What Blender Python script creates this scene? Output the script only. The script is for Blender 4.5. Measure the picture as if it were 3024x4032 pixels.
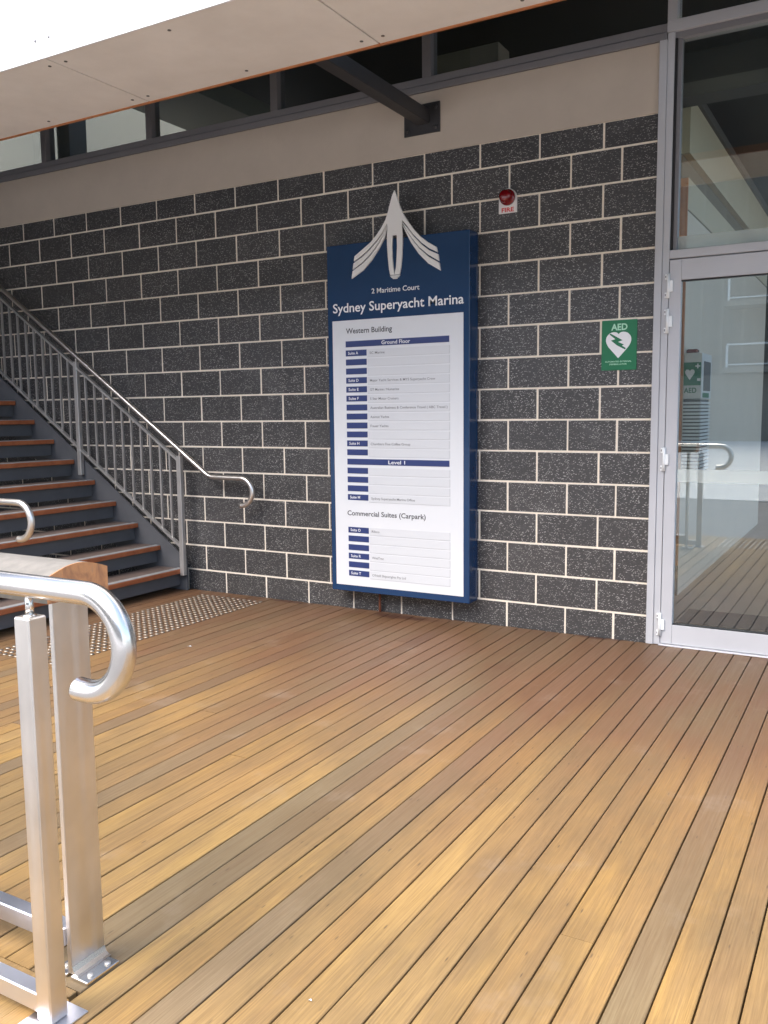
import bpy, bmesh, math, random
from mathutils import Vector, Matrix
R = math.radians
rnd = random.Random(7)
for o in list(bpy.data.objects): bpy.data.objects.remove(o)
S = bpy.context.scene
COL = S.collection

# ------------------------------------------------------------------ camera
cam = bpy.data.cameras.new('camera'); cam_o = bpy.data.objects.new('camera', cam); COL.objects.link(cam_o)
cam.sensor_fit = 'AUTO'; cam.sensor_width = 36.0; cam.lens = 3446.84/4032*36.0
cam.clip_start = 0.05; cam.clip_end = 1500
RIGHT = Vector((0.8680, 0.4966, -0.0112)); FWD = Vector((-0.49451711, 0.86181717, -0.11280071)); UP = Vector((-0.04707679, 0.10303158, 0.99356342))
RIGHT = FWD.cross(UP).normalized()
m = Matrix((RIGHT, UP, -FWD)).transposed().to_4x4()
m.translation = Vector((1.54275, -5.36483, 1.42209))
cam_o.matrix_world = m
S.camera = cam_o

# ------------------------------------------------------------------ world, sun, exposure
SUN_EL, SUN_AZ = 55.0, 200.0          # azimuth clockwise from +Y: the sun stands behind the viewer, out over the water
W = bpy.data.worlds.new('World'); S.world = W; W.use_nodes = True
nt = W.node_tree; nt.nodes.clear()
sky = nt.nodes.new('ShaderNodeTexSky'); sky.sky_type = 'NISHITA'; sky.sun_disc = False
sky.sun_elevation = R(SUN_EL); sky.sun_rotation = R(SUN_AZ); sky.air_density = 1.0; sky.dust_density = 3.0; sky.ozone_density = 1.0
bg = nt.nodes.new('ShaderNodeBackground'); bg.inputs[1].default_value = 0.15
out = nt.nodes.new('ShaderNodeOutputWorld')
nt.links.new(sky.outputs[0], bg.inputs[0]); nt.links.new(bg.outputs[0], out.inputs[0])
sun = bpy.data.lights.new('sun', 'SUN'); sun.energy = 0.85; sun.angle = R(50); sun.color = (1.0, 0.985, 0.955)
sun_o = bpy.data.objects.new('sun', sun); COL.objects.link(sun_o)
sd = Vector((math.sin(R(SUN_AZ))*math.cos(R(SUN_EL)), math.cos(R(SUN_AZ))*math.cos(R(SUN_EL)), math.sin(R(SUN_EL))))
sun_o.rotation_euler = sd.to_track_quat('Z', 'Y').to_euler(); sun_o.location = (0, -20, 30)
vs = S.view_settings; vs.view_transform = 'Standard'; vs.look = 'None'; vs.exposure = 2.0; vs.gamma = 1.0; vs.use_curve_mapping = False

# ------------------------------------------------------------------ materials
def mat(name, col, rough=0.5, metal=0.0, spec=0.5):
    M = bpy.data.materials.new(name); M.use_nodes = True
    b = M.node_tree.nodes['Principled BSDF']
    b.inputs['Base Color'].default_value = (*col, 1); b.inputs['Roughness'].default_value = rough
    b.inputs['Metallic'].default_value = metal; b.inputs['Specular IOR Level'].default_value = spec
    return M
class N:
    """small node-building helper"""
    def __init__(s, M): s.t = M.node_tree; s.b = s.t.nodes['Principled BSDF']
    def n(s, typ, **kw):
        x = s.t.nodes.new(typ)
        for k, v in kw.items(): setattr(x, k, v)
        return x
    def l(s, a, b): s.t.links.new(a, b)
    def pos(s): return s.n('ShaderNodeNewGeometry').outputs['Position']
    def mapp(s, v, scale=(1,1,1), rot=(0,0,0), loc=(0,0,0)):
        x = s.n('ShaderNodeMapping'); x.inputs['Scale'].default_value = scale; x.inputs['Rotation'].default_value = rot; x.inputs['Location'].default_value = loc
        s.l(v, x.inputs[0]); return x.outputs[0]
    def noise(s, v, scale, detail=3, rough=0.55, dist=0.0):
        x = s.n('ShaderNodeTexNoise'); x.inputs['Scale'].default_value = scale; x.inputs['Detail'].default_value = detail
        x.inputs['Roughness'].default_value = rough; x.inputs['Distortion'].default_value = dist
        s.l(v, x.inputs['Vector']); return x.outputs['Fac']
    def ramp(s, f, stops):
        x = s.n('ShaderNodeValToRGB'); cr = x.color_ramp
        while len(cr.elements) < len(stops): cr.elements.new(0.5)
        for e, (p, c) in zip(cr.elements, stops):
            e.position = p; e.color = (*c, 1) if not isinstance(c, (int, float)) else (c, c, c, 1)
        s.l(f, x.inputs[0]); return x.outputs[0]
    def mix(s, f, a, b, typ='MIX'):
        x = s.n('ShaderNodeMix', data_type='RGBA', blend_type=typ)
        for inp, v in ((x.inputs[0], f), (x.inputs[6], a), (x.inputs[7], b)):
            if hasattr(v, 'is_linked') or hasattr(v, 'links'): s.l(v, inp)
            elif isinstance(v, (int, float)): inp.default_value = v
            else: inp.default_value = (*v, 1)
        return x.outputs[2]
    def math(s, op, a, b=0.0, c=0.0):
        x = s.n('ShaderNodeMath', operation=op)
        for i, v in enumerate((a, b, c)):
            if hasattr(v, 'links'): s.l(v, x.inputs[i])
            else: x.inputs[i].default_value = v
        return x.outputs[0]
    def bump(s, h, strength, dist=0.002):
        x = s.n('ShaderNodeBump'); x.inputs['Strength'].default_value = strength; x.inputs['Distance'].default_value = dist
        s.l(h, x.inputs['Height']); s.l(x.outputs[0], s.b.inputs['Normal'])
    def col(s, c): s.l(c, s.b.inputs['Base Color'])
    def rough(s, c): s.l(c, s.b.inputs['Roughness'])

def m_block():
    M = mat('honed_block', (.05,.05,.05), 0.40, spec=.6); k = N(M); p = k.pos()
    info = k.n('ShaderNodeObjectInfo')
    tone = k.ramp(info.outputs['Random'], [(0,(.029,.028,.028)), (.35,(.039,.038,.040)), (.7,(.034,.033,.034)), (1,(.049,.046,.046))])
    mott = k.noise(p, 9, 4)
    base = k.mix(k.math('MULTIPLY', mott, .5), tone, (.056,.053,.050))
    fine = k.noise(k.mapp(p, (150,150,260)), 1.0, 2)
    base = k.mix(k.ramp(fine, [(.50,0),(.72,.65)]), base, (.105,.101,.097))
    haze = k.ramp(k.noise(k.mapp(p,(1,1,1.6)), 1.7, 5, .62), [(.56,0),(.78,.42)])
    base = k.mix(haze, base, (.150,.147,.143))
    # pale aggregate flecks
    def fleck(sc, thr, pick, off):
        v = k.n('ShaderNodeTexVoronoi', feature='F1'); v.inputs['Scale'].default_value = 1.0; v.inputs['Randomness'].default_value = 1.0
        k.l(k.mapp(p, sc, (0, R(-14), 0), off), v.inputs['Vector'])
        near = k.ramp(v.outputs['Distance'], [(thr*.55,1),(thr,0)])
        sep = k.n('ShaderNodeSeparateColor'); k.l(v.outputs['Color'], sep.inputs[0])
        chosen = k.ramp(sep.outputs[0], [(pick,0),(pick+.12,1)])
        return k.math('MULTIPLY', near, chosen)
    f1 = fleck((74,90,190), .40, .50, (0,0,0)); f2 = fleck((44,50,120), .32, .70, (3.3,1,2))
    dens = k.ramp(k.noise(p, 2.2, 2), [(.30,.45),(.62,1.0)])
    f = k.math('MULTIPLY', k.math('MAXIMUM', f1, f2), dens)
    k.col(k.mix(k.math('MULTIPLY', f, .9), base, (.50,.485,.455)))
    k.bump(k.math('ADD', fine, k.math('MULTIPLY', f, -.4)), .35, .0015)
    return M
def m_wood(name, sheltered=True):
    M = mat(name, (.4,.26,.12), 0.55, spec=.35); k = N(M); p = k.pos()
    info = k.n('ShaderNodeObjectInfo'); rv = info.outputs['Random']
    off = k.n('ShaderNodeCombineXYZ'); k.l(k.math('MULTIPLY', rv, 37.0), off.inputs[0]); k.l(k.math('MULTIPLY', rv, 91.0), off.inputs[1])
    v = k.n('ShaderNodeVectorMath', operation='ADD'); k.l(p, v.inputs[0]); k.l(off.outputs[0], v.inputs[1]); q = v.outputs[0]
    tone = k.ramp(rv, [(0,(.340,.206,.072)),(.18,(.395,.250,.090)),(.36,(.350,.210,.077)),(.52,(.415,.252,.078)),(.68,(.310,.198,.080)),(.84,(.378,.244,.092)),(1,(.285,.188,.080))])
    tone = k.mix(k.ramp(k.noise(k.mapp(q,(9,1.1,9)),1.0,3), [(.38,0),(.66,.55)]), tone, (.225,.148,.075))     # slow change along a board
    tone = k.mix(k.ramp(k.noise(k.mapp(q,(14,1.6,14),loc=(5,3,1)),1.0,3), [(.55,0),(.75,.6)]), tone, (.45,.285,.095))
    # per-board tint (silvered boards)
    tone = k.mix(info.outputs['Alpha'], info.outputs['Color'], tone)
    # sheltered boards stay red, open ones fade; awning shade is painted in as well
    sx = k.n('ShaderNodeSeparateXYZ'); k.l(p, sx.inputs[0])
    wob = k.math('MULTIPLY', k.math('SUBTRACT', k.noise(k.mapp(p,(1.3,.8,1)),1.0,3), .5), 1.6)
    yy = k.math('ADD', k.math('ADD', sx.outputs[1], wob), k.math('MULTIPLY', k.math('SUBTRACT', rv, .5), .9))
    dry_shade = k.ramp(k.math('MULTIPLY', k.math('ADD', yy, 3.25), .52), [(.0,0),(1,.92)])
    tone = k.mix(dry_shade, tone, k.mix(k.ramp(rv,[(0,0),(1,1)]), (.112,.051,.028), (.162,.083,.047)))
    # rain-washed cloudy patches that run across neighbouring boards
    patch = k.noise(k.mapp(p,(1.7,.95,1),loc=(2.1,4.4,0)), 1.0, 6, .66)
    tone = k.mix(k.ramp(patch, [(.43,0),(.66,.66)]), tone, (.150,.106,.056))
    grain = k.noise(k.mapp(q, (230,5,230)), 1.0, 4, .62, .4)
    streak = k.noise(k.mapp(q, (70,1.8,70)), 1.0, 3, .6, 1.0)
    c = k.mix(k.ramp(grain, [(.28,.55),(.62,0)]), tone, (.11,.062,.028))
    c = k.mix(k.ramp(streak, [(.56,0),(.78,.38)]), c, (.19,.115,.055))
    # small dark checks and nail marks
    vo = k.n('ShaderNodeTexVoronoi', feature='F1'); vo.inputs['Scale'].default_value = 1.0; k.l(k.mapp(q,(55,11,55)), vo.inputs['Vector'])
    se = k.n('ShaderNodeSeparateColor'); k.l(vo.outputs['Color'], se.inputs[0])
    spot = k.math('MULTIPLY', k.ramp(vo.outputs['Distance'],[(.07,1),(.17,0)]), k.ramp(se.outputs[1],[(.80,0),(.88,1)]))
    c = k.mix(k.math('MULTIPLY',spot,.75), c, (.07,.045,.03))
    dust = k.ramp(k.noise(p, 3.0, 5, .6), [(.60,0),(.82,.22)])
    c = k.mix(dust, c, (.46,.40,.33))
    # old rust-coloured seepage marks where water runs off the wall
    for (sx_, sy_, rx_, ry_) in ((-1.36,-.10,.30,.075), (.03,-.03,.17,.035), (-2.35,-.05,.20,.03)):
        mp = k.mapp(p, (1/rx_,1/ry_,0), loc=(-sx_/rx_,-sy_/ry_,0))
        ln = k.n('ShaderNodeVectorMath', operation='LENGTH'); k.l(mp, ln.inputs[0])
        d_ = k.math('ADD', ln.outputs['Value'], k.math('MULTIPLY', k.math('SUBTRACT', k.noise(p, 14, 4), .5), 1.4))
        c = k.mix(k.ramp(d_, [(.55,.8),(1.0,0)]), c, (.055,.022,.014))
    k.col(c); k.rough(k.ramp(streak, [(.2,.40),(.8,.60)])); k.bump(grain, .35, .0012)
    return M
def m_noise(name, ca, cb, scale, rough=.6, bump=0., bscale=300., metal=0., spec=.5):
    M = mat(name, ca, rough, metal, spec); k = N(M); p = k.pos()
    f = k.noise(p, scale, 5, .6); k.col(k.mix(k.ramp(f, [(.32,0),(.68,1)]), ca, cb))
    if bump: k.bump(k.noise(p, bscale, 3), bump, .001)
    return M
def m_metal(name, col, r0, r1, brush=(.3,.3,.3)):
    M = mat(name, col, r0, 1.0); k = N(M)
    tc = k.n('ShaderNodeTexCoord'); f = k.noise(k.mapp(tc.outputs['Object'], brush), 12, 3)
    k.rough(k.ramp(f, [(.3,r0),(.7,r1)]))
    big = k.noise(k.pos(), 6, 3); k.col(k.mix(k.ramp(big,[(.35,0),(.7,1)]), col, tuple(c*.86 for c in col)))
    return M
def m_glass(name, tint=(.93,.955,.935), frost=0.0):
    M = bpy.data.materials.new(name); M.use_nodes = True; t = M.node_tree; t.nodes.clear()
    o = t.nodes.new('ShaderNodeOutputMaterial'); tr = t.nodes.new('ShaderNodeBsdfTransparent'); tr.inputs[0].default_value = (*tint, 1)
    gl = t.nodes.new('ShaderNodeBsdfGlossy'); gl.inputs['Roughness'].default_value = 0.0; gl.inputs[0].default_value = (.97,1,.98,1)
    fr = t.nodes.new('ShaderNodeFresnel'); ge = t.nodes.new('ShaderNodeNewGeometry')
    mr = t.nodes.new('ShaderNodeMapRange'); mr.inputs[3].default_value = 1.52; mr.inputs[4].default_value = 1/1.52
    t.links.new(ge.outputs['Backfacing'], mr.inputs[0]); t.links.new(mr.outputs[0], fr.inputs[0])
    mu = t.nodes.new('ShaderNodeMath'); mu.operation = 'MULTIPLY_ADD'; mu.inputs[1].default_value = 1.0; mu.inputs[2].default_value = .07; mu.use_clamp = True
    mx = t.nodes.new('ShaderNodeMixShader'); t.links.new(fr.outputs[0], mu.inputs[0]); t.links.new(mu.outputs[0], mx.inputs[0])
    t.links.new(tr.outputs[0], mx.inputs[1]); t.links.new(gl.outputs[0], mx.inputs[2]); last = mx
    if frost:
        df = t.nodes.new('ShaderNodeBsdfDiffuse'); df.inputs[0].default_value = (.75,.78,.75,1)
        m2 = t.nodes.new('ShaderNodeMixShader'); m2.inputs[0].default_value = frost
        t.links.new(mx.outputs[0], m2.inputs[1]); t.links.new(df.outputs[0], m2.inputs[2]); last = m2
    t.links.new(last.outputs[0], o.inputs[0]); return M
def m_emit(name, col, st):
    M = mat(name, col, .4); b = M.node_tree.nodes['Principled BSDF']; b.inputs['Emission Color'].default_value = (*col,1); b.inputs['Emission Strength'].default_value = st
    return M

MB = m_block(); MMORTAR = m_noise('mortar', (.74,.655,.53), (.82,.74,.62), 60, .85, .4)
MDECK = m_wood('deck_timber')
MSUB = mat('deck_subframe', (.030,.019,.013), .9)
MBAND = m_noise('render_paint', (.47,.402,.325), (.51,.436,.353), 4, .75, .35, 500)
MFRAME = m_noise('silver_powdercoat', (.455,.46,.475), (.485,.49,.505), 3, .42, .05, 900)
MFRAME2 = m_noise('grey_window_frame', (.19,.185,.195), (.21,.205,.21), 3, .45, .05, 900)
MSEAL = mat('black_seal', (.012,.012,.012), .6)
MGLASS = m_glass('clear_glass'); MGLASS2 = m_glass('tinted_glass', (.80,.82,.80)); MFROST = m_glass('frosted_band', (.80,.84,.81), .30)
MSOFFIT = m_noise('fibre_cement', (.76,.715,.65), (.84,.795,.73), 3.2, .8, .12, 220)
MFASCIA = m_noise('white_fascia', (.78,.78,.77), (.82,.82,.81), 2, .55)
MGAP = mat('awning_lining', (.15,.14,.13), .8)
MTRIM = m_noise('stained_timber', (.42,.150,.050), (.52,.205,.075), 14, .5, .2, 90)
MSTEELDK = m_noise('charcoal_paint', (.030,.029,.030), (.040,.038,.038), 12, .45)
MSTAIR = m_noise('stair_steel_paint', (.078,.080,.086), (.098,.100,.106), 5, .5, .05, 400)
MEDGE = m_noise('tread_edge_timber', (.27,.075,.026), (.36,.115,.042), 14, .5, .2, 90)
MTREAD = m_noise('tread_timber', (.100,.074,.062), (.140,.102,.084), 10, .6, .2, 120)
MNOSE = m_noise('nosing_aluminium', (.25,.25,.25), (.31,.31,.31), 40, .5)
MSS = m_metal('brushed_stainless', (.80,.765,.72), .22, .27)
MSS2 = m_metal('satin_stainless', (.78,.735,.68), .30, .44, (5,5,.12))
MALU = m_noise('white_aluminium', (.60,.60,.63), (.64,.64,.67), 6, .35)
MGALV = m_metal('dull_stainless', (.54,.525,.50), .42, .55); MGALV.node_tree.nodes['Principled BSDF'].inputs['Metallic'].default_value = .75
MKERB = m_metal('kerb_stainless', (.74,.74,.78), .30, .40)
MSTUD = m_metal('stud_stainless', (.36,.32,.27), .45, .58)
MRAILT = m_noise('silvered_timber', (.165,.152,.128), (.225,.205,.172), 30, .6, .2, 150)
def m_end():
    M = mat('end_grain', (.45,.2,.08), .6); k = N(M); p = k.pos()
    f = k.noise(k.mapp(p,(20,26,14)), 1.0, 4, .6, .6); k.col(k.ramp(f, [(.30,(.23,.115,.060)),(.46,(.40,.180,.080)),(.60,(.54,.250,.100)),(.75,(.36,.20,.11))])); return M
MEND = m_end()
MBLUE = m_noise('sign_blue', (.006,.034,.098), (.007,.038,.108), 2, .22); MNAVY = mat('tab_navy', (.022,.040,.150), .4)
MWHITE = mat('sign_white', (.69,.705,.715), .3); MROW = mat('strip_white', (.62,.635,.645), .4); MROWE = mat('strip_edge', (.45,.46,.47), .5)
MLOGO = mat('logo_white', (.80,.79,.76), .35); MTXTW = mat('print_white', (.80,.80,.80), .5); MTXTD = mat('print_dark', (.045,.045,.050), .5); MTXTG = mat('print_grey', (.20,.20,.21), .5)
MGREEN = m_noise('sign_green', (.004,.150,.058), (.006,.165,.066), 8, .4); MGREENT = mat('pale_green_print', (.42,.72,.52), .5)
MPLATE = mat('strobe_plate', (.75,.73,.70), .45); MREDT = mat('print_red', (.62,.05,.045), .5)
def m_lens():
    M = mat('red_lens', (.17,.003,.006), .14); b = M.node_tree.nodes['Principled BSDF']; b.inputs['Coat Weight'].default_value = .5; return M
MLENS = m_lens()
MASPH = m_noise('asphalt', (.19,.188,.184), (.23,.228,.22), 1.5, .9, .5, 120)
MCONC = m_noise('concrete', (.66,.655,.63), (.74,.73,.70), .6, .85)
MINW = m_noise('lobby_wall_paint', (.60,.54,.44), (.64,.575,.47), 2, .6); MCREAM = mat('cream_paint', (.52,.47,.34), .6); MOLIVE = mat('olive_recess', (.17,.145,.10), .7)
MDARK = mat('dark_lining', (.030,.030,.029), .7); MDARK2 = mat('dark_lining_pale', (.085,.085,.081), .6); MSCREW = mat('screw_head', (.10,.09,.08), .5); MFLOORI = m_noise('lobby_floor', (.20,.15,.11), (.23,.175,.13), 3, .5); MOFF = mat('office_wall_paint', (.23,.225,.195), .7)
MMAT = m_noise('door_mat', (.014,.015,.017), (.022,.023,.025), 200, .95, .6, 600)
MCLAD = m_noise('grey_cladding', (.155,.140,.115), (.20,.18,.15), .4, .7); MCLAD2 = mat('pale_cladding', (.24,.22,.18), .7)
MRAILW = mat('white_rail', (.78,.80,.79), .4); MRAILB = mat('blue_rail', (.05,.10,.30), .4)
MRUST = m_noise('rusty_pipe', (.20,.060,.030), (.28,.10,.05), 40, .7)
MCABW = mat('cabinet_white', (.66,.68,.66), .4); MCABG = mat('cabinet_green', (.010,.17,.080), .4); MLAMP = m_emit('downlight_glow', (1,.93,.72), 9.0)

# ------------------------------------------------------------------ geometry helpers
class G:
    def __init__(s): s.bm = bmesh.new()
    def box(s, x0, x1, y0, y1, z0, z1, bev=0.0):
        b = bmesh.new(); bmesh.ops.create_cube(b, size=1.0)
        for v in b.verts: v.co = Vector(((x0+x1)/2+v.co.x*(x1-x0), (y0+y1)/2+v.co.y*(y1-y0), (z0+z1)/2+v.co.z*(z1-z0)))
        if bev: bmesh.ops.bevel(b, geom=list(b.edges), offset=bev, segments=1, affect='EDGES')
        return s.add(b)
    def add(s, b):
        me = bpy.data.meshes.new('tmp'); b.to_mesh(me); b.free(); s.bm.from_mesh(me); bpy.data.meshes.remove(me); return s
    def prism(s, pts, y0, y1):            # polygon in (x, z), extruded in y
        v0 = [s.bm.verts.new((x, y0, z)) for x, z in pts]; v1 = [s.bm.verts.new((x, y1, z)) for x, z in pts]
        n = len(pts); fs = [s.bm.faces.new(v0), s.bm.faces.new(v1[::-1])]
        for i in range(n): fs.append(s.bm.faces.new((v0[(i+1)%n], v0[i], v1[i], v1[(i+1)%n])))
        bmesh.ops.recalc_face_normals(s.bm, faces=fs); return s
    def prismx(s, pts, x0, x1):           # polygon in (y, z), extruded in x
        v0 = [s.bm.verts.new((x0, y, z)) for y, z in pts]; v1 = [s.bm.verts.new((x1, y, z)) for y, z in pts]
        n = len(pts); fs = [s.bm.faces.new(v0), s.bm.faces.new(v1[::-1])]
        for i in range(n): fs.append(s.bm.faces.new((v0[(i+1)%n], v0[i], v1[i], v1[(i+1)%n])))
        bmesh.ops.recalc_face_normals(s.bm, faces=fs); return s
    def tube(s, path, r, seg=20, cap=True):
        path = [Vector(p) for p in path]; rings = []
        ref = None
        for i, p in enumerate(path):
            a = path[max(i-1,0)]; b = path[min(i+1,len(path)-1)]; t = (b-a).normalized()
            if ref is None: ref = Vector((0,1,0)) if abs(t.y) < .9 else Vector((1,0,0))
            u = (ref - t*ref.dot(t)).normalized(); w = t.cross(u)
            sc = 1.0
            if 0 < i < len(path)-1:
                c = (path[i]-path[i-1]).normalized().dot((path[i+1]-path[i]).normalized()); sc = 1/max(.5, math.cos(math.acos(max(-1,min(1,c)))/2))
            ring = []
            for j in range(seg):
                an = 2*math.pi*j/seg; ring.append(s.bm.verts.new(p+u*math.cos(an)*r+w*math.sin(an)*r*sc))
            rings.append(ring)
        for a, b in zip(rings, rings[1:]):
            for j in range(seg):
                f = s.bm.faces.new((a[j], a[(j+1)%seg], b[(j+1)%seg], b[j])); f.smooth = True
        if cap: s.bm.faces.new(rings[0][::-1]); s.bm.faces.new(rings[-1])
        bmesh.ops.recalc_face_normals(s.bm, faces=list(s.bm.faces)); return s
    def lathe(s, prof, origin, axis='Z', seg=24):
        o = Vector(origin); rings = []
        for r, h in prof:
            ring = []
            for j in range(seg):
                a = 2*math.pi*j/seg; c, d = r*math.cos(a), r*math.sin(a)
                ring.append(s.bm.verts.new(o + (Vector((c, d, h)) if axis == 'Z' else Vector((c, -h, d)))))
            rings.append(ring)
        for a, b in zip(rings, rings[1:]):
            for j in range(seg):
                f = s.bm.faces.new((a[j], a[(j+1)%seg], b[(j+1)%seg], b[j])); f.smooth = True
        s.bm.faces.new(rings[0]); s.bm.faces.new(rings[-1][::-1])
        bmesh.ops.recalc_face_normals(s.bm, faces=list(s.bm.faces)); return s
    def mesh(s, name, M):
        me = bpy.data.meshes.new(name); s.bm.to_mesh(me); s.bm.free(); me.materials.append(M); return me
    def obj(s, name, M, parent=None): return place(s.mesh(name, M), name, parent)
def place(me, name, parent=None, loc=(0,0,0)):
    o = bpy.data.objects.new(name, me); COL.objects.link(o); o.location = loc
    if parent is not None: o.parent = parent
    return o
def link_copy(o, parent, delta):
    c = o.copy(); COL.objects.link(c); c.parent = parent; c.location = Vector(o.location)+Vector(delta); return c
def tag(o, label, cat, group=None):
    o['label'] = label; o['category'] = cat
    if group: o['group'] = group
    return o
def thing(name, label, cat, group=None):
    o = bpy.data.objects.new(name, None); COL.objects.link(o); o.empty_display_size = .1; return tag(o, label, cat, group)
def struct(o): o['kind'] = 'structure'; return o
def box(name, M, parent, a, bev=0.0): return G().box(*a, bev).obj(name, M, parent)
def text(s, parent, x, z, width, cap, M, y, align='L', bold=0.0, name='lettering'):
    cu = bpy.data.curves.new('t', 'FONT'); cu.body = s; cu.size = 1.0; cu.offset = bold; cu.resolution_u = 3
    ob = bpy.data.objects.new('t', cu); COL.objects.link(ob)
    bpy.context.view_layer.update()
    me = bpy.data.meshes.new_from_object(ob.evaluated_get(bpy.context.evaluated_depsgraph_get()))
    bpy.data.objects.remove(ob); bpy.data.curves.remove(cu)
    xs = [v.co.x for v in me.vertices]; x0, x1 = min(xs), max(xs)
    capu = 0.70; sx = width/(x1-x0); sz = cap/capu
    for v in me.vertices:
        X = (v.co.x-x0)*sx; v.co = Vector((x + X - (width/2 if align == 'C' else 0), y, z+v.co.y*sz))
    me.materials.clear(); me.materials.append(M); me.name = name
    return place(me, name, parent)

# ================================================================== SETTING
ground = struct(G().box(-350,350,-450,250,-.60,-.17).obj('ground', MASPH))
apron = struct(G().box(-120,120,-60,-10.9,-.168,-.160).obj('pavement', MCONC))

blocker = tag(G().box(-7.2,-6.85,-6.0,.19,-.165,6.5).obj('sky_blocker', MCLAD), 'plain grey unseen wing of the building beyond the staircase', 'building')  # unseen mass added to block sky light and darken the left of the wall
# ---- timber deck
PITCH, BW, X0 = .0957, .0909, .350
deck = struct(G().box(-4.75,3.2,-3.99,-.01,-.12,-.05).box(-.14,3.2,-4.95,-3.995,-.12,-.05).obj('deck', MSUB))
unit = {}
def plank_mesh():
    g = G(); h = BW/2; b = .0022
    prof = [(-h,-.022),(h,-.022),(h,-b),(h-b,0),(-h+b,0),(-h,-b)]
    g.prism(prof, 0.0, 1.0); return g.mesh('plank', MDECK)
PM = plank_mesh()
def plank(x, y0, y1, z, parent, colour=None, tilt=0.0):
    o = place(PM, 'plank', parent, (x, y0, z)); o.scale = (1, y1-y0, 1)
    o.color = (*colour, 0.15) if colour else (1,1,1,1)
    o.rotation_euler.y = tilt
    return o
GREY = {-6:(.150,.120,.075), -7:(.175,.140,.085), 7:(.215,.165,.092), -14:(.20,.145,.085), -20:(.19,.14,.085), -27:(.18,.13,.08)}
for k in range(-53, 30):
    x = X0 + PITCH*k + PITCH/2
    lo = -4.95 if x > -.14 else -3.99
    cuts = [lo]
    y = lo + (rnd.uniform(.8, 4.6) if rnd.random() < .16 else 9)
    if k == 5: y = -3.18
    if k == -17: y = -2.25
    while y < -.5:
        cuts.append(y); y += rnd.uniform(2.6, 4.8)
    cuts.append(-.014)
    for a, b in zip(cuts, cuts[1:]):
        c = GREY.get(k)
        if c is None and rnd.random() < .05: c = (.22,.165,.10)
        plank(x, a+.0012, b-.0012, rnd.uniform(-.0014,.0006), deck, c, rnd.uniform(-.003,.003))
box('fascia_board', MDECK, deck, (-.14,3.2,-4.975,-4.952,-.16,-.004), .002)
box('edge_board', MDECK, deck, (-4.75,-.14,-4.016,-3.992,-.16,.002), .002)

# ---- ramp running down along the deck edge
ramp = struct(G().box(-9.0,-.15,-4.95,-4.03,-.030,-.026).obj('ramp', MSUB))
ramp.rotation_euler.y = 0
for k in range(-60, -5):
    x = X0 + PITCH*k + PITCH/2
    z = (x+.20)/14.0
    if z < -.145: continue
    p = plank(x, -4.95, -4.022, min(0, z), ramp)
ramp_bm = G().prism([(-.15,-.03),(-2.6,-.185),(-2.6,-.165),(-.15,-.026)], -4.95, -4.03).mesh('ramp', MSUB); ramp.data = ramp_bm

# ================================================================== BLOCK WALL
wall = thing('block_wall', 'charcoal honed concrete block wall with cream mortar joints beside the stair', 'wall')
box('mortar_bed', MMORTAR, wall, (-9.0,.317,.0025,.19,-.15,3.119))
JX = .317
def block_mesh(w, h):
    key = (round(w,4), round(h,4))
    if key not in unit:
        g = G(); g.box(0,w,0,.05,0,h,.0016); unit[key] = g.mesh('block', MB)
    return unit[key]
GAPM = .0124
far = G()
for k in range(-1, 15):
    z0 = .166+.2*k+GAPM/2; z1 = .166+.2*(k+1)-GAPM/2
    if k == -1: z0 = -.03
    if k == 14: z1 = 3.117
    edges = []
    if k % 2 == 0: xs = [JX] + [-.4*i for i in range(0, 24)]
    else: xs = [JX, .11] + [-.2-.4*i for i in range(0, 23)]
    for xr, xl in zip(xs, xs[1:]):
        a = xl+GAPM/2; b = xr-(GAPM/2 if xr != JX else .001)
        if xr > -6.2:
            o = place(block_mesh(b-a, z1-z0), 'block', wall, (a+rnd.uniform(-.0011,.0011), rnd.uniform(-.0010,.0010), z0+rnd.uniform(-.0009,.0009)))
        else: far.box(a,b,0,.05,z0,z1)
fo = far.obj('far_blocks', MB, wall); fo['kind'] = 'stuff'
# painted render band over the blocks
box('render_band', MBAND, wall, (-9.0,.317,-.006,.19,3.1195,3.504), .003)
wall2 = thing('block_wall', 'charcoal block wall on the far side of the glass doors', 'wall')
box('mortar_bed', MMORTAR, wall2, (2.40,7.0,.0045,.19,-.15,3.119))
g = G()
for k in range(-1, 15):
    z0 = .166+.2*k+GAPM/2; z1 = min(.166+.2*(k+1)-GAPM/2, 3.117)
    x = 2.40 if k % 2 else 2.20
    while x < 7.0:
        g.box(max(x,2.40)+.003, min(x+.4,7.0)-GAPM+.003, 0,.05, max(z0,-.03), z1); x += .4
o = g.obj('blocks', MB, wall2); o['kind'] = 'stuff'
box('render_band', MBAND, wall2, (2.40,7.0,-.006,.19,3.1195,3.504), .003)

# ================================================================== UPPER WINDOW STRIP
win = thing('window_strip', 'grey framed strip of upper windows above the beige render band', 'window')
box('sill', MFRAME2, win, (-9.0,.356,-.020,.10,3.505,3.5455), .002)
box('bottom_rail', MFRAME2, win, (-9.0,.356,-.012,.09,3.5505,3.596), .002)
box('seal', MSEAL, win, (-9.0,.356,-.002,.08,3.5455,3.5505))
MUL = [-7.34,-6.105,-4.8705,-3.641,-2.412,-1.177]
for x in MUL: box('mullion', MFRAME2, win, (x-.031,x+.031,-.012,.09,3.5965,4.56), .002)
prev = -9.0
for x in MUL + [.392]:
    box('pane', MGLASS2, win, (prev+.031, x-.032, .035, .041, 3.590, 4.56)); prev = x
box('head', MFRAME2, win, (-9.0,3.0,-.012,.09,4.5605,4.62), .002)

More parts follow.
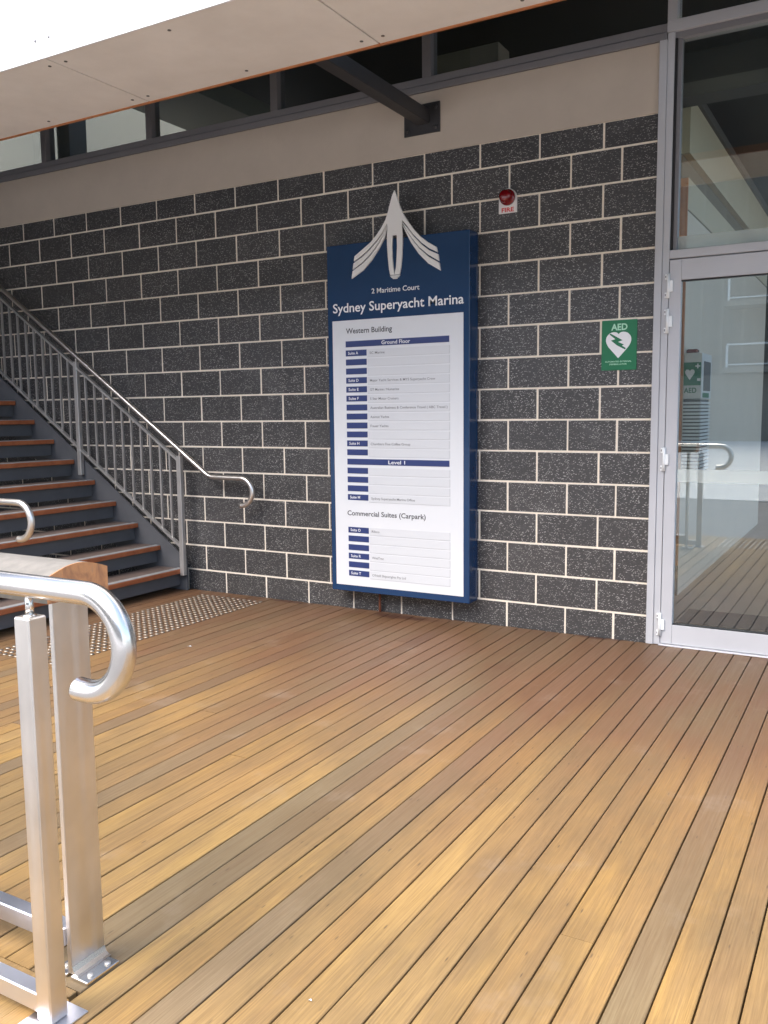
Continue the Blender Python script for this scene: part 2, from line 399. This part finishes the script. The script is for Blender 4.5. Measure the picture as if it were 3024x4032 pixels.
# ================================================================== DOOR FRAME, DOOR
fr = thing('door_frame', 'tall silver grey aluminium door frame with glazed transom above the door', 'door frame')
box('jamb', MFRAME, fr, (.318,.3605,-.028,.11,0.001,3.5035), .002)
box('jamb_stop', MFRAME, fr, (.3615,.400,-.020,.10,.002,3.5405), .002)
box('mullion', MFRAME, fr, (.3575,.411,-.024,.10,3.6035,4.56), .002)
box('transom_bar', MFRAME, fr, (.4005,2.36,-.022,.10,2.290,2.338), .002)
box('head', MFRAME, fr, (.3575,2.36,-.024,.10,3.5415,3.6030), .002)
box('head_bead', MFRAME2, fr, (.4005,2.36,-.004,.08,3.5065,3.541), .0015)
box('jamb', MFRAME, fr, (2.3605,2.3995,-.028,.11,.001,4.56), .002)
box('glazing_bead', MSEAL, fr, (.4005,.4125,-.010,.06,2.3385,3.506))
box('glazing_bead', MFRAME2, fr, (.413,.436,.004,.06,2.3385,3.506), .001)
tp = box('pane', MGLASS, fr, (.436,2.36,.030,.036,2.339,3.506))
box('frosted_strip', MFROST, fr, (.437,2.358,.0262,.0290,2.3395,2.418))
box('pane', MGLASS2, fr, (.412,2.36,.030,.036,3.604,4.56))
box('threshold', MALU, fr, (.396,2.36,-.040,.11,.001,.0075), .001)

def door(x0, x1, hinge, label):
    d = thing('glass_door', label, 'door')
    box('stile', MFRAME, d, (x0,x0+.066,-.020,.030,.011,2.283), .002)
    box('stile', MFRAME, d, (x1-.066,x1,-.020,.030,.011,2.283), .002)
    box('top_rail', MFRAME, d, (x0+.0665,x1-.0665,-.0195,.029,2.166,2.283), .002)
    box('bottom_rail', MFRAME, d, (x0+.0665,x1-.0665,-.0195,.029,.011,.131), .002)
    box('seal', MSEAL, d, (x0+.0665,x1-.0665,-.013,.024,2.1585,2.1655)); box('seal', MSEAL, d, (x0+.0665,x1-.0665,-.013,.024,.1315,.136))
    pn = box('pane', MGLASS, d, (x0+.0665,x1-.0665,.002,.008,.1365,2.158))
    box('frosted_strip', MFROST, d, (x0+.070,x1-.070,-.0012,.0006,.995,1.071))
    if hinge:
        for zt in (2.206, 2.005, 1.200, .200):
            h = G(); xc = .4005
            h.tube([(xc,-.031,zt-.140),(xc,-.031,zt)], .0085, 12)
            h.box(xc-.020,xc-.003,-.034,-.0215,zt-.034,zt-.003,.0015); h.box(xc-.020,xc-.003,-.034,-.0215,zt-.138,zt-.107,.0015)
            h.box(xc+.003,xc+.026,-.034,-.0205,zt-.104,zt-.040,.0015)
            ho = h.obj('hinge', MRAILW, d)
            for zz in (zt-.018, zt-.122): box('screw_slot', MFRAME2, ho, (xc-.0175,xc-.012,-.0352,-.0341,zz-.006,zz+.006))
    return d
door(.4035, 1.372, True, 'silver framed glass door on white hinges next to the green first aid sign')
door(1.380, 2.352, False, 'silver framed glass door leaf next to the far block wall')
box('door_reveal', MSEAL, fr, (.4001,.4034,-.006,.025,.012,2.283))

# ================================================================== AWNING
ZS = 3.22
aw = thing('awning', 'broad awning with beige soffit panels, orange timber edge and white fascia', 'awning')
JN = [-2.244+1.536*i for i in range(-5, 6)]
box('core', MGAP, aw, (JN[0],JN[-1],-2.158,-1.442,ZS+.012,4.54))
for a, b in zip(JN, JN[1:]):
    sp = box('soffit_panel', MSOFFIT, aw, (a+.0045,b-.0045,-2.160,-1.4385,ZS,ZS+.0115), .0015)
    for sx in (a+.06, (a+b)/2, b-.06):
        for sy in (-2.085, -1.510):
            G().lathe([(.0001,0),(.009,0),(.009,.004),(.0001,.005)], (sx,sy,ZS-.0025), 'Z', 10).obj('screw', MSCREW, sp)
    fp = box('fascia_panel', MFASCIA, aw, (a+.003,b-.003,-2.176,-2.1645,ZS-.004,4.60), .0015)
    for sx in (a+.05, b-.05):
        for sz in (3.31, 3.75): G().lathe([(.0001,0),(.008,0),(.008,.003),(.0001,.004)], (sx,-2.1755,sz), 'Y', 10).obj('screw', MNOSE, fp)
    box('timber_edge', MTRIM, aw, (a+.001,b-.001,-1.438,-1.418,ZS-.004,ZS+.045), .001)
box('roof', MDARK2, aw, (JN[0],JN[-1],-2.162,.10,4.625,4.70))

br = thing('steel_bracket', 'dark steel tube on a bolted plate reaching from the render band to the awning', 'bracket')
wp = box('wall_plate', MSTEELDK, br, (-1.341,-1.077,-.0180,-.0065,3.240,3.430), .002)
box('beam', MSTEELDK, br, (-1.240,-1.150,-1.50,-.0185,3.300,3.388), .004)
for x in (-1.315,-1.105):
    for z in (3.272,3.398): G().lathe([(.0001,0),(.013,0),(.013,.010),(.0001,.012)], (x,-.0182,z), 'Y', 6).obj('bolt', MSTEELDK, wp)

# ================================================================== DIRECTORY SIGN
sg = thing('directory_sign', 'tall blue wall directory with raised white emblem and white tenant panel', 'sign')
YF = -.140
box('sign_box', MBLUE, sg, (-1.893,-.810,YF,-.004,.155,2.570), .003)
pnl = box('tenant_panel', MWHITE, sg, (-1.853,-.852,YF-.0022,YF-.0002,.200,2.057))
yt = YF-.0034
YL = YF-.0005
LG = G(); y1, y0 = YF-.0005, YF-.0125
LG.prism([(-1.346,2.875),(-1.364,2.839),(-1.381,2.789),(-1.394,2.746),(-1.415,2.693),(-1.448,2.645),(-1.490,2.598),(-1.532,2.560),(-1.592,2.522),(-1.659,2.481),(-1.664,2.448),(-1.601,2.480),(-1.533,2.528),(-1.482,2.572),(-1.440,2.617),(-1.403,2.672),
          (-1.399,2.640),(-1.404,2.590),(-1.404,2.536),(-1.399,2.453),(-1.390,2.368),(-1.382,2.334),(-1.3495,2.333),(-1.359,2.379),(-1.366,2.449),(-1.367,2.519),(-1.363,2.588),(-1.330,2.588),(-1.328,2.515),(-1.332,2.446),(-1.338,2.377),(-1.3480,2.333),(-1.312,2.333),(-1.302,2.374),(-1.294,2.443),(-1.289,2.525),(-1.289,2.590),(-1.293,2.640),(-1.290,2.680),
          (-1.253,2.638),(-1.206,2.578),(-1.143,2.517),(-1.089,2.477),(-1.031,2.448),(-1.039,2.481),(-1.104,2.520),(-1.159,2.563),(-1.206,2.612),(-1.245,2.664),(-1.285,2.723),(-1.308,2.774),(-1.328,2.831)], y0, y1)
LG.prism([(-1.668,2.435),(-1.675,2.394),(-1.593,2.438),(-1.529,2.489),(-1.470,2.551),(-1.428,2.610),(-1.403,2.662),(-1.438,2.606),(-1.478,2.562),(-1.530,2.517),(-1.598,2.469)], y0, y1)
LG.prism([(-1.676,2.384),(-1.685,2.334),(-1.594,2.382),(-1.526,2.443),(-1.466,2.515),(-1.424,2.580),(-1.403,2.648),(-1.430,2.598),(-1.470,2.538),(-1.529,2.476),(-1.593,2.427)], y0, y1)
LG.prism([(-1.027,2.435),(-1.020,2.391),(-1.097,2.438),(-1.163,2.492),(-1.220,2.560),(-1.262,2.620),(-1.290,2.667),(-1.250,2.624),(-1.204,2.566),(-1.146,2.508),(-1.092,2.466)], y0, y1)
LG.prism([(-1.019,2.380),(-1.011,2.331),(-1.097,2.383),(-1.167,2.451),(-1.222,2.525),(-1.262,2.597),(-1.291,2.652),(-1.258,2.608),(-1.216,2.548),(-1.160,2.481),(-1.097,2.427)], y0, y1)
for zt, zb, w in ((2.329,2.3225,.037), (2.3205,2.3145,.030), (2.3125,2.306,.018)):
    LG.prism([(-1.347-w,zt),(-1.347+w,zt),(-1.347+w*.86,zb),(-1.347-w*.86,zb)], y0, y1)
LG.obj('emblem', MLOGO, sg)
YR = YF-.0010
text('2 Maritime Court', sg, -1.3515, 2.225, .365, .033, MTXTW, YR, 'C', .010)
text('Sydney Superyacht Marina', sg, -1.348, 2.113, .998, .062, MTXTW, YR, 'C', .012)
YP = YF-.0030
text('Western Building', pnl, -1.742, 1.967, .365, .036, MTXTD, YP, 'L', .014)
def header(s, zt, w, pw):
    box('heading_bar', MNAVY, pnl, (-1.746,-.952,YF-.0040,YF-.0024,zt-.041,zt))
    text(s, pnl, -1.349, zt-.0320, pw, .0245, MTXTW, YF-.0046, 'C', .014)
header('Ground Floor', 1.915, 0, .220); header('Level 1', 1.103, 0, .130)
def row(zt, tab, txt, tw=0.0):
    box('suite_tab', MNAVY, pnl, (-1.746,-1.578,YF-.0040,YF-.0024,zt-.041,zt))
    st = box('name_strip', MROW, pnl, (-1.572,-.950,YF-.0036,YF-.0024,zt-.0505,zt+.001))
    box('strip_edge', MROWE, st, (-1.572,-.950,YF-.0038,YF-.0024,zt-.0525,zt-.0508)); box('strip_edge', MROWE, st, (-.9498,-.9480,YF-.0038,YF-.0024,zt-.0525,zt+.001))
    if tab: text(tab, pnl, -1.727, zt-.0295, .082, .019, MTXTW, YF-.0046, 'L', .012)
    if txt: text(txt, pnl, -1.553, zt-.0315, tw, .0165, MTXTG, YF-.0046, 'L', .006)
GF = [('Suite A','SC Marine',.118),('','',0),('','',0),('Suite D','Major Yacht Services & MYS Superyacht Crew',.500),('Suite E','GT Marine / Numarine',.228),('Suite F','5 Star Motor Cruisers',.222),('','Australian Business & Conference Travel ( ABC Travel )',.588),('','Azimut Yachts',.148),('','Fraser Yachts',.142),('','',0),('Suite H','Chambers Fine Coffee Group',.310),('','',0)]
for i, r in enumerate(GF): row(1.853-.0622*i, *r)
for i, r in enumerate([('','',0),('','',0),('','',0),('Suite M','Sydney Superyacht Marina Office',.342)]): row(1.0405-.0625*i, *r)
text('Commercial Suites (Carpark)', pnl, -1.752, .703, .622, .034, MTXTD, YP, 'L', .014)
for i, r in enumerate([('Suite O','Ribco',.062),('','',0),('','',0),('Suite R','WesTrac',.095),('','',0),('Suite T',"O'Neill Shipwrights Pty Ltd",.268)]): row(.620-.0620*i, *r)

pipe = tag(G().tube([(-1.560,-.030,.001),(-1.560,-.030,.156)], .009, 10).obj('conduit', MRUST), 'short rusty brown conduit dropping from the blue sign to the deck', 'pipe')

# ================================================================== AED SIGN, FIRE STROBE
ae = thing('first_aid_sign', 'green A4 sign with white heart and lightning bolt on block wall', 'sign')
box('backing', MGREEN, ae, (.0085,.2205,-.0045,-.0008,1.663,1.961))
hp = [(.1101,1.877),(.1050,1.8835),(.0988,1.8876),(.0900,1.8900),(.0802,1.8904),(.0690,1.8884),(.058,1.8842),(.049,1.877),(.0415,1.8687),(.036,1.858),(.0344,1.847),(.0345,1.837),(.0372,1.8268),(.0430,1.814),(.0502,1.8023),(.075,1.7737),(.094,1.7528),(.1101,1.7345)]
hp = hp + [(.2215-x, z) for x, z in reversed(hp[1:-1])]
G().prism(hp, -.0056, -.0046).obj('heart', MTXTW, ae)
G().prism([(.0545,1.8790),(.0620,1.8830),(.1348,1.8405),(.1085,1.8316),(.1440,1.8140),(.1320,1.8080),(.1560,1.7925),(.1500,1.7850),(.1020,1.8110),(.0650,1.8410),(.0915,1.8480)], -.0062, -.0057).obj('lightning_bolt', MGREEN, ae)
text('AED', ae, .114, 1.902, .098, .037, MGREENT, -.0052, 'C', .03)
text('AUTOMATED EXTERNAL', ae, .1105, 1.7105, .160, .0085, MGREENT, -.0052, 'C', .02)
text('DEFIBRILLATOR', ae, .1105, 1.6945, .105, .0085, MGREENT, -.0052, 'C', .02)

fs = thing('fire_strobe', 'red domed strobe light on a white plate high on the block wall', 'alarm light')
arc = [(-.605+.060*math.cos(a), 2.758+.060*math.sin(a)) for a in [math.pi*i/16 for i in range(17)]]
G().prism([(-.665,2.668),(-.545,2.668)] + arc, -.012, -.0006).obj('back_plate', MPLATE, fs)
G().lathe([(.0001,0),(.050,0),(.050,.016),(.046,.020),(.0405,.022),(.0400,.050),(.036,.064),(.026,.072),(.0001,.075)], (-.603,-.0121,2.762), 'Y', 28).obj('lens', MLENS, fs)
text('FIRE', fs, -.604, 2.6755, .083, .0255, MREDT, -.0128, 'C', .03)

# ================================================================== STAIR
st = thing('staircase', 'dark grey steel staircase with orange edged timber treads along block wall', 'staircase')
TX, TZ, RUN, RISE = -3.367, .182, .2436, .1725
YA, YB = -.090, -2.060
NST = 13
for (ya, yb) in ((-.088,-.074), (-2.076,-2.062)):
    sl = .7000; xt = -3.335
    top = lambda x: .262+sl*(-3.348-x)
    xe = TX-RUN*NST-.3
    G().prism([(-3.335,top(-3.335)),(xe,top(xe)),(xe,top(xe)-.36),(-3.70,.004),(-3.335,.004)], ya, yb).obj('stringer', MSTAIR, st)
tread_me = edge_me = None
for n in range(NST):
    x = TX-RUN*n; z = TZ+RISE*n
    t = box('tread', MTREAD, st, (x-.285,x-.0225,YB,YA,z-.040,z-.001), .002)
    box('front_edge', MEDGE, t, (x-.0220,x,YB,YA,z-.037,z-.0015), .003)
    box('nosing_strip', MNOSE, t, (x-.056,x-.004,YB,YA-.004,z-.0009,z+.0035), .001)
    box('riser', MSTAIR, st, (x-.052,x-.044,YB,YA,z-.140,z-.0402), .001)
box('foot', MSTAIR, st, (-3.395,-3.330,-.100,-.0735,.0035,.120), .003) if False else None

def rail_assembly(name, label, y, with_balusters):
    r = thing(name, label, 'handrail')
    zt = lambda x: .942+.691*(-3.052-x)
    pth = [(x, y, zt(x)) for x in (-6.6,-5.5,-4.5,-3.6,-3.10)]
    pth += [(-3.060,y,.9490),(-3.035,y,.9400),(-3.00,y,.9365),(-2.90,y,.9350)]
    cx, cz, Rr = -2.733, .829, .1055
    pth += [(cx+Rr*math.sin(a), y, cz+Rr*math.cos(a)) for a in [math.pi*i/20 for i in range(0, 21)]]
    pth += [(cx-.012, y, cz-Rr)]
    G().tube(pth, .0195, 18).obj('tube', MSS2, r)
    tz = lambda x: 1.069+.6915*(-3.372-x); bz = lambda x: .376+.6965*(-3.380-x)
    px = [-3.349, -4.482, -5.615]
    for i, x in enumerate(px):
        ztop = zt(x)-.050
        box('post', MGALV, r, (x-.021,x+.021,y-.021,y+.0165,.130+.785*i,ztop), .003)
        G().tube([(x,y,ztop-.001),(x,y,zt(x)-.012)], .007, 10).obj('pin', MSS2, r)
    if with_balusters:
        for a, b in zip(px, px[1:]+[-6.6]):
            xa, xb = a-.0215, b+.0215
            for f, nm in ((tz,'top_rail'), (bz,'bottom_rail')):
                G().prism([(xa,f(xa)-.011),(xa,f(xa)+.011),(xb,f(xb)+.011),(xb,f(xb)-.011)], y-.016, y+.012).obj(nm, MGALV, r)
            nb = 11; dx = (b-a)/nb
            for j in range(1, nb):
                xx = a+dx*j
                G().prism([(xx-.008,bz(xx)-.002),(xx+.008,bz(xx)-.012),(xx+.008,tz(xx)-.012),(xx-.008,tz(xx)-.002)], y-.008, y+.008).obj('baluster', MGALV, r)
    return r
rail_assembly('stair_railing', 'stainless balustrade with thin balusters between the staircase and block wall', -.110, True)
rail_assembly('stair_handrail', 'stainless handrail with curled end on the open side of the staircase', -2.100, False)

# ---- tactile studs in front of the stair
def stud_mesh():
    g = G(); g.lathe([(.0165,0),(.0165,.0012),(.0125,.0050),(.0001,.0052)], (0,0,0), 'Z', 10); return g.mesh('stud', MSTUD)
SM = stud_mesh()
tac = thing('tactile_studs', 'field of round steel tactile studs on the deck before the staircase', 'tactile paving')
allp = []
for i in range(12):
    for j in range(39):
        allp.append((-3.105+.0520*i, -.165-.0495*j))
Cx, Cy = 1.543, -5.365
def hidden(p): return False
allp.sort(key=lambda p: (0 if p[1] > -1.78 else 1, (p[0]-Cx)**2+(p[1]-Cy)**2))
for p in allp[:300]: place(SM, 'stud', tac, (p[0], p[1], .0010))
g = G()
for p in allp[300:]: g.lathe([(.0165,0),(.0165,.0012),(.0125,.0050),(.0001,.0052)], (p[0],p[1],.0010), 'Z', 10)
o = g.obj('more_studs', MSTUD, tac); o['kind'] = 'stuff'
tac2 = thing('tactile_studs', 'field of round steel tactile studs along the front edge of the deck', 'tactile paving')
g = G()
for i in range(46):
    for j in range(12): g.lathe([(.0165,0),(.0165,.0012),(.0125,.0050),(.0001,.0052)], (.075+.0505*i,-4.175-.0505*j,.0010), 'Z', 8)
o = g.obj('studs', MSTUD, tac2); o['kind'] = 'stuff'

# ================================================================== NEAR RAILINGS
hr = thing('ramp_handrail', 'thick polished stainless handrail curling down at its end beside the ramp', 'handrail')
yh = -4.090
pth = [(-4.2,yh,1.046),(-2.0,yh,1.046),(-.5,yh,1.046),(0.0,yh,1.046)]
cx, cz, Rr = .0740, .9380, .1080
pth += [(cx+Rr*math.sin(a), yh, cz+Rr*math.cos(a)) for a in [math.pi*i/28 for i in range(0, 29)]]
pth += [(cx-.018,yh,cz-Rr),(.040,yh,cz-Rr+.0012),(.0385,yh,cz-Rr+.0014)]
G().tube(pth, .0262, 32).obj('tube', MSS, hr)
for x in (-.108, -1.60, -3.10):
    zb = min(0, (x+.2)/14)
    po = box('post', MSS2, hr, (x-.025,x+.025,-4.115,-4.065,zb+.0065,.977), .0035)
    box('base_plate', MKERB, po, (x-.055,x+.055,-4.150,-4.032,zb+.0010,zb+.0060), .001)
    G().tube([(x,yh,.9765),(x,yh,1.025)], .0095, 16).obj('pin', MSS, hr)
    G().lathe([(.0001,0),(.016,0),(.016,.003),(.0001,.004)], (x,yh,.9772), 'Z', 20).obj('collar', MSS, hr)
for a, b in ((-.1335,-1.5745), (-1.6255,-3.0745)): box('kerb_rail', MKERB, hr, (b,a,-4.108,-4.066,.018,.066), .003)

bl = thing('ramp_balustrade', 'silvered timber rail on flat stainless blade posts at the deck edge', 'balustrade')
prof = [(-4.030,.990),(-3.850,.990),(-3.850,1.052)] + [(-3.850-.18*i/10, 1.052+.022*math.sin(math.pi*i/10)) for i in range(1,10)] + [(-4.030,1.052)]
tb = G().prismx(prof, -4.6, -.1225).obj('timber_rail', MRAILT, bl)
G().prismx([(y*0.999-.004*.999, z) for y, z in prof], -.1222, -.1185).obj('end_grain', MEND, tb)
for x in (-.1975, -1.70, -3.20):
    b = box('blade_post', MSS2, bl, (x-.0085,x+.0065,-3.961,-3.853,.010,.9895), .0015)
    box('base_plate', MSS, b, (x+.0068,x+.066,-3.966,-3.860,.0010,.0095), .0015); box('base_plate', MSS, b, (x-.055,x-.0088,-3.966,-3.860,.0010,.0095), .0015)
    # folded heel between blade and plate
    G().prism([(x+.0068,.0098),(x+.0068,.030),(x+.012,.017),(x+.022,.0110),(x+.030,.0098)], -3.9605, -3.8535).obj('heel', MSS, b)
    for yb_ in (-3.940, -3.884):
        for xb_ in (x+.050, x-.036): G().lathe([(.0001,0),(.0085,0),(.0085,.003),(.0055,.0045),(.0001,.0045)], (xb_,yb_,.0098), 'Z', 12).obj('bolt', MGALV, b)
for a, b in ((-.2063,-1.693), (-1.7087,-3.193)): box('kerb_rail', MKERB, bl, (b,a,-3.968,-3.925,.084,.133), .003)

# small litter on the boards
for i, (x, y, s, lab) in enumerate(((-2.128,-1.394,.016,'curled pale leaf lying on the deck before the tactile studs'), (.389,-3.741,.006,'tiny white paint chip on the deck far from the wall'))):
    g = G(); b = g.bm
    vs_ = [b.verts.new((x-s,y-s*.3,.002)), b.verts.new((x,y-s*.5,.006)), b.verts.new((x+s,y,.003)), b.verts.new((x+s*.3,y+s*.45,.007)), b.verts.new((x-s*.7,y+s*.35,.003))]
    f = b.faces.new(vs_); bmesh.ops.solidify(b, geom=[f], thickness=.0012)
    tag(g.obj('dry_leaf' if i == 0 else 'paint_chip', MROW), lab, 'leaf' if i == 0 else 'litter')

# ================================================================== LOBBY BEHIND THE GLASS
fl = struct(G().box(-9,9,.192,12,-.10,-.001).box(.3175,2.4,.111,.1915,-.10,-.001).obj('lobby_floor', MFLOORI))
lw = thing('lobby_wall', 'pale lobby partition with cream bands and an orange timber end', 'wall')
box('panel', MINW, lw, (-.30,.200,1.502,6.30,0.001,2.868))
box('groove', MOLIVE, lw, (-.30,.196,1.502,6.30,2.8685,2.884))
box('cream_band', MCREAM, lw, (-.30,.200,1.502,6.30,2.8845,3.105))
box('recess', MOLIVE, lw, (-.30,.150,1.502,6.30,3.1055,3.280))
box('cream_band', MCREAM, lw, (-.30,.200,1.502,6.30,3.2805,3.675))
box('top_trim', MDARK2, lw, (-.30,.225,1.502,6.30,3.6755,3.745))
box('timber_end', MTRIM, lw, (-.30,.1985,1.478,1.5015,.235,3.10), .002); box('skirting', MDARK2, lw, (-.30,.199,1.476,1.5015,.002,.2345))
bm_ = thing('lobby_beam', 'dark steel beam crossing the lobby behind the glass transom', 'beam')
box('web', MDARK, bm_, (-3,7,1.32,1.47,3.685,3.906)); box('flange', MDARK2, bm_, (-3,7,1.25,1.474,3.590,3.6845))
lc = struct(G().box(-3,2.3,.12,12,3.95,4.05).obj('lobby_ceiling', MDARK))
lb = thing('lobby_back_wall', 'dark panelled wall with thin upright battens at the back of the lobby', 'wall')
box('panel', MDARK, lb, (-3,7,9.0,9.1,0,3.95))
for i in range(14): box('batten', MDARK2, lb, (-2.6+.7*i,-2.56+.7*i,8.95,8.999,0.001,3.949))
mt = tag(box('door_mat', MMAT, None, (.376,2.1,.575,1.014,-.0005,.012), .003), 'black ribbed door mat on the lobby floor inside the glass door', 'mat')
dl = thing('downlight', 'small lit round downlight in the dark lobby ceiling', 'lamp')
G().lathe([(.0001,0),(.040,0),(.040,.004),(.0001,.004)], (.455,.870,3.940), 'Z', 20).obj('lamp_disc', MLAMP, dl)
G().lathe([(.041,0),(.055,0),(.055,.006),(.041,.006)], (.455,.870,3.942), 'Z', 20).obj('trim_ring', MFRAME, dl)
cb = thing('defibrillator_cabinet', 'white cabinet with green heart panel and red lamp on the lobby wall', 'cabinet')
cx0, cx1, cy0, cy1 = .2005, .330, 1.505, 1.905
bd = box('body', MCABW, cb, (cx0,cx1,cy0,cy1,1.500,1.840), .004)
box('green_panel', MCABG, cb, (cx0+.002,cx1-.006,cy0-.0025,cy0-.0004,1.600,1.770))
hh = [(x*.9, z*.9) for x, z in ((0,.030),(.012,.042),(.028,.042),(.038,.028),(.036,.010),(.018,-.018),(0,-.044),(-.018,-.018),(-.036,.010),(-.038,.028),(-.028,.042),(-.012,.042))]
G().prism([(.245+x, 1.680+z) for x, z in hh], cy0-.0034, cy0-.0026).obj('heart', MTXTW, cb)
gcr = G(); gcr.box(.283,.318,cy0-.0034,cy0-.0026,1.737,1.747).box(.296,.305,cy0-.0036,cy0-.0035,1.724,1.760).obj('cross', MTXTW, cb)
box('bar', MTXTW, cb, (.298,.322,cy0-.0034,cy0-.0026,1.632,1.652))
text('AED', cb, .250, 1.545, .090, .038, MCABG, cy0-.0012, 'C', .02)
box('window', MDARK2, cb, (cx1+.0003,cx1+.003,cy0+.075,cy1-.05,1.560,1.780)); box('green_panel', MCABG, cb, (cx1+.0003,cx1+.003,cy0+.05,cy1-.10,1.510,1.545))
box('warning_lamp', MLENS, cb, (.205,.285,1.56,1.64,1.8405,1.872), .008)
ls = thing('louvred_unit', 'white louvred vent box below the defibrillator cabinet', 'vent')
box('backing', MDARK2, ls, (cx0,cx1-.012,cy0+.012,cy1-.012,.90,1.495))
for i in range(22): box('louvre', MCABW, ls, (cx0,cx1,cy0,cy1,.905+.0265*i,.905+.0265*i+.0165), .001)

# rooms behind the upper windows
MUP = mat('upper_lining', (.17,.165,.155), .7); MUP2 = mat('upper_joist', (.38,.37,.35), .6)
ur = thing('upper_room', 'pale office walls and dark columns seen through the upper windows', 'room')
box('pale_wall', MOFF, ur, (-9,-3.95,1.6,1.7,3.505,4.60)); box('bulkhead', MOFF, ur, (-4.35,-3.60,.35,1.599,4.10,4.30))
box('dark_column', MUP, ur, (-4.835,-4.68,.11,.30,3.60,4.60))
box('pale_column', MCREAM, ur, (-1.47,-1.12,.55,.75,3.505,4.60)); box('pale_column', MINW, ur, (-1.118,-.905,.55,.75,3.505,4.60))
box('floor_slab', MUP2, ur, (-9,-.31,.192,1.25,3.40,3.503)); box('ceiling', MUP, ur, (-3.9,-1.75,.12,3.0,4.605,4.62)); box('ceiling', MUP, ur, (-.80,-.31,.12,3.0,4.605,4.62))
for i in range(7): box('joist', MUP2, ur, (-3.4+.45*i,-3.36+.45*i,.15,3.0,4.54,4.604))
box('back_wall', MUP, ur, (-3.9,-.31,2.4,2.5,3.505,4.60))

# ================================================================== ACROSS THE YARD (seen reflected in the glass)
ob = thing('office_building', 'grey clad building with white railed balconies across the yard', 'building')
box('wall', MCLAD, ob, (-40,40,-52,-42,-.165,19))
for i in range(60): box('cladding_rib', MCLAD2, ob, (-30+i,-29.86+i,-41.999,-41.93,.5,18.9))
for zf in (3.42, 6.58):
    bc = box('balcony', MCLAD2, ob, (-5.6,14,-41.999,-40.0,zf-.25,zf))
    for x in [-5.35+1.9*i for i in range(11)]: box('rail_post', MRAILW, bc, (x-.05,x+.05,-40.15,-40.05,zf+.002,zf+1.05))
    box('rail', MRAILW, bc, (-5.35,13.7,-40.14,-40.06,zf+1.052,zf+1.13)); box('rail', MRAILW, bc, (-5.29,13.7,-40.13,-40.07,zf+.10,zf+.16))
    g = G()
    for i in range(120): g.box(-5.25+.158*i,-5.22+.158*i,-40.11,-40.09,zf+.162,zf+1.05)
    o = g.obj('balusters', MCLAD, bc); o['kind'] = 'stuff'
box('ground_floor', MCLAD2, ob, (-12,14,-41.999,-41.0,-.16,3.1))
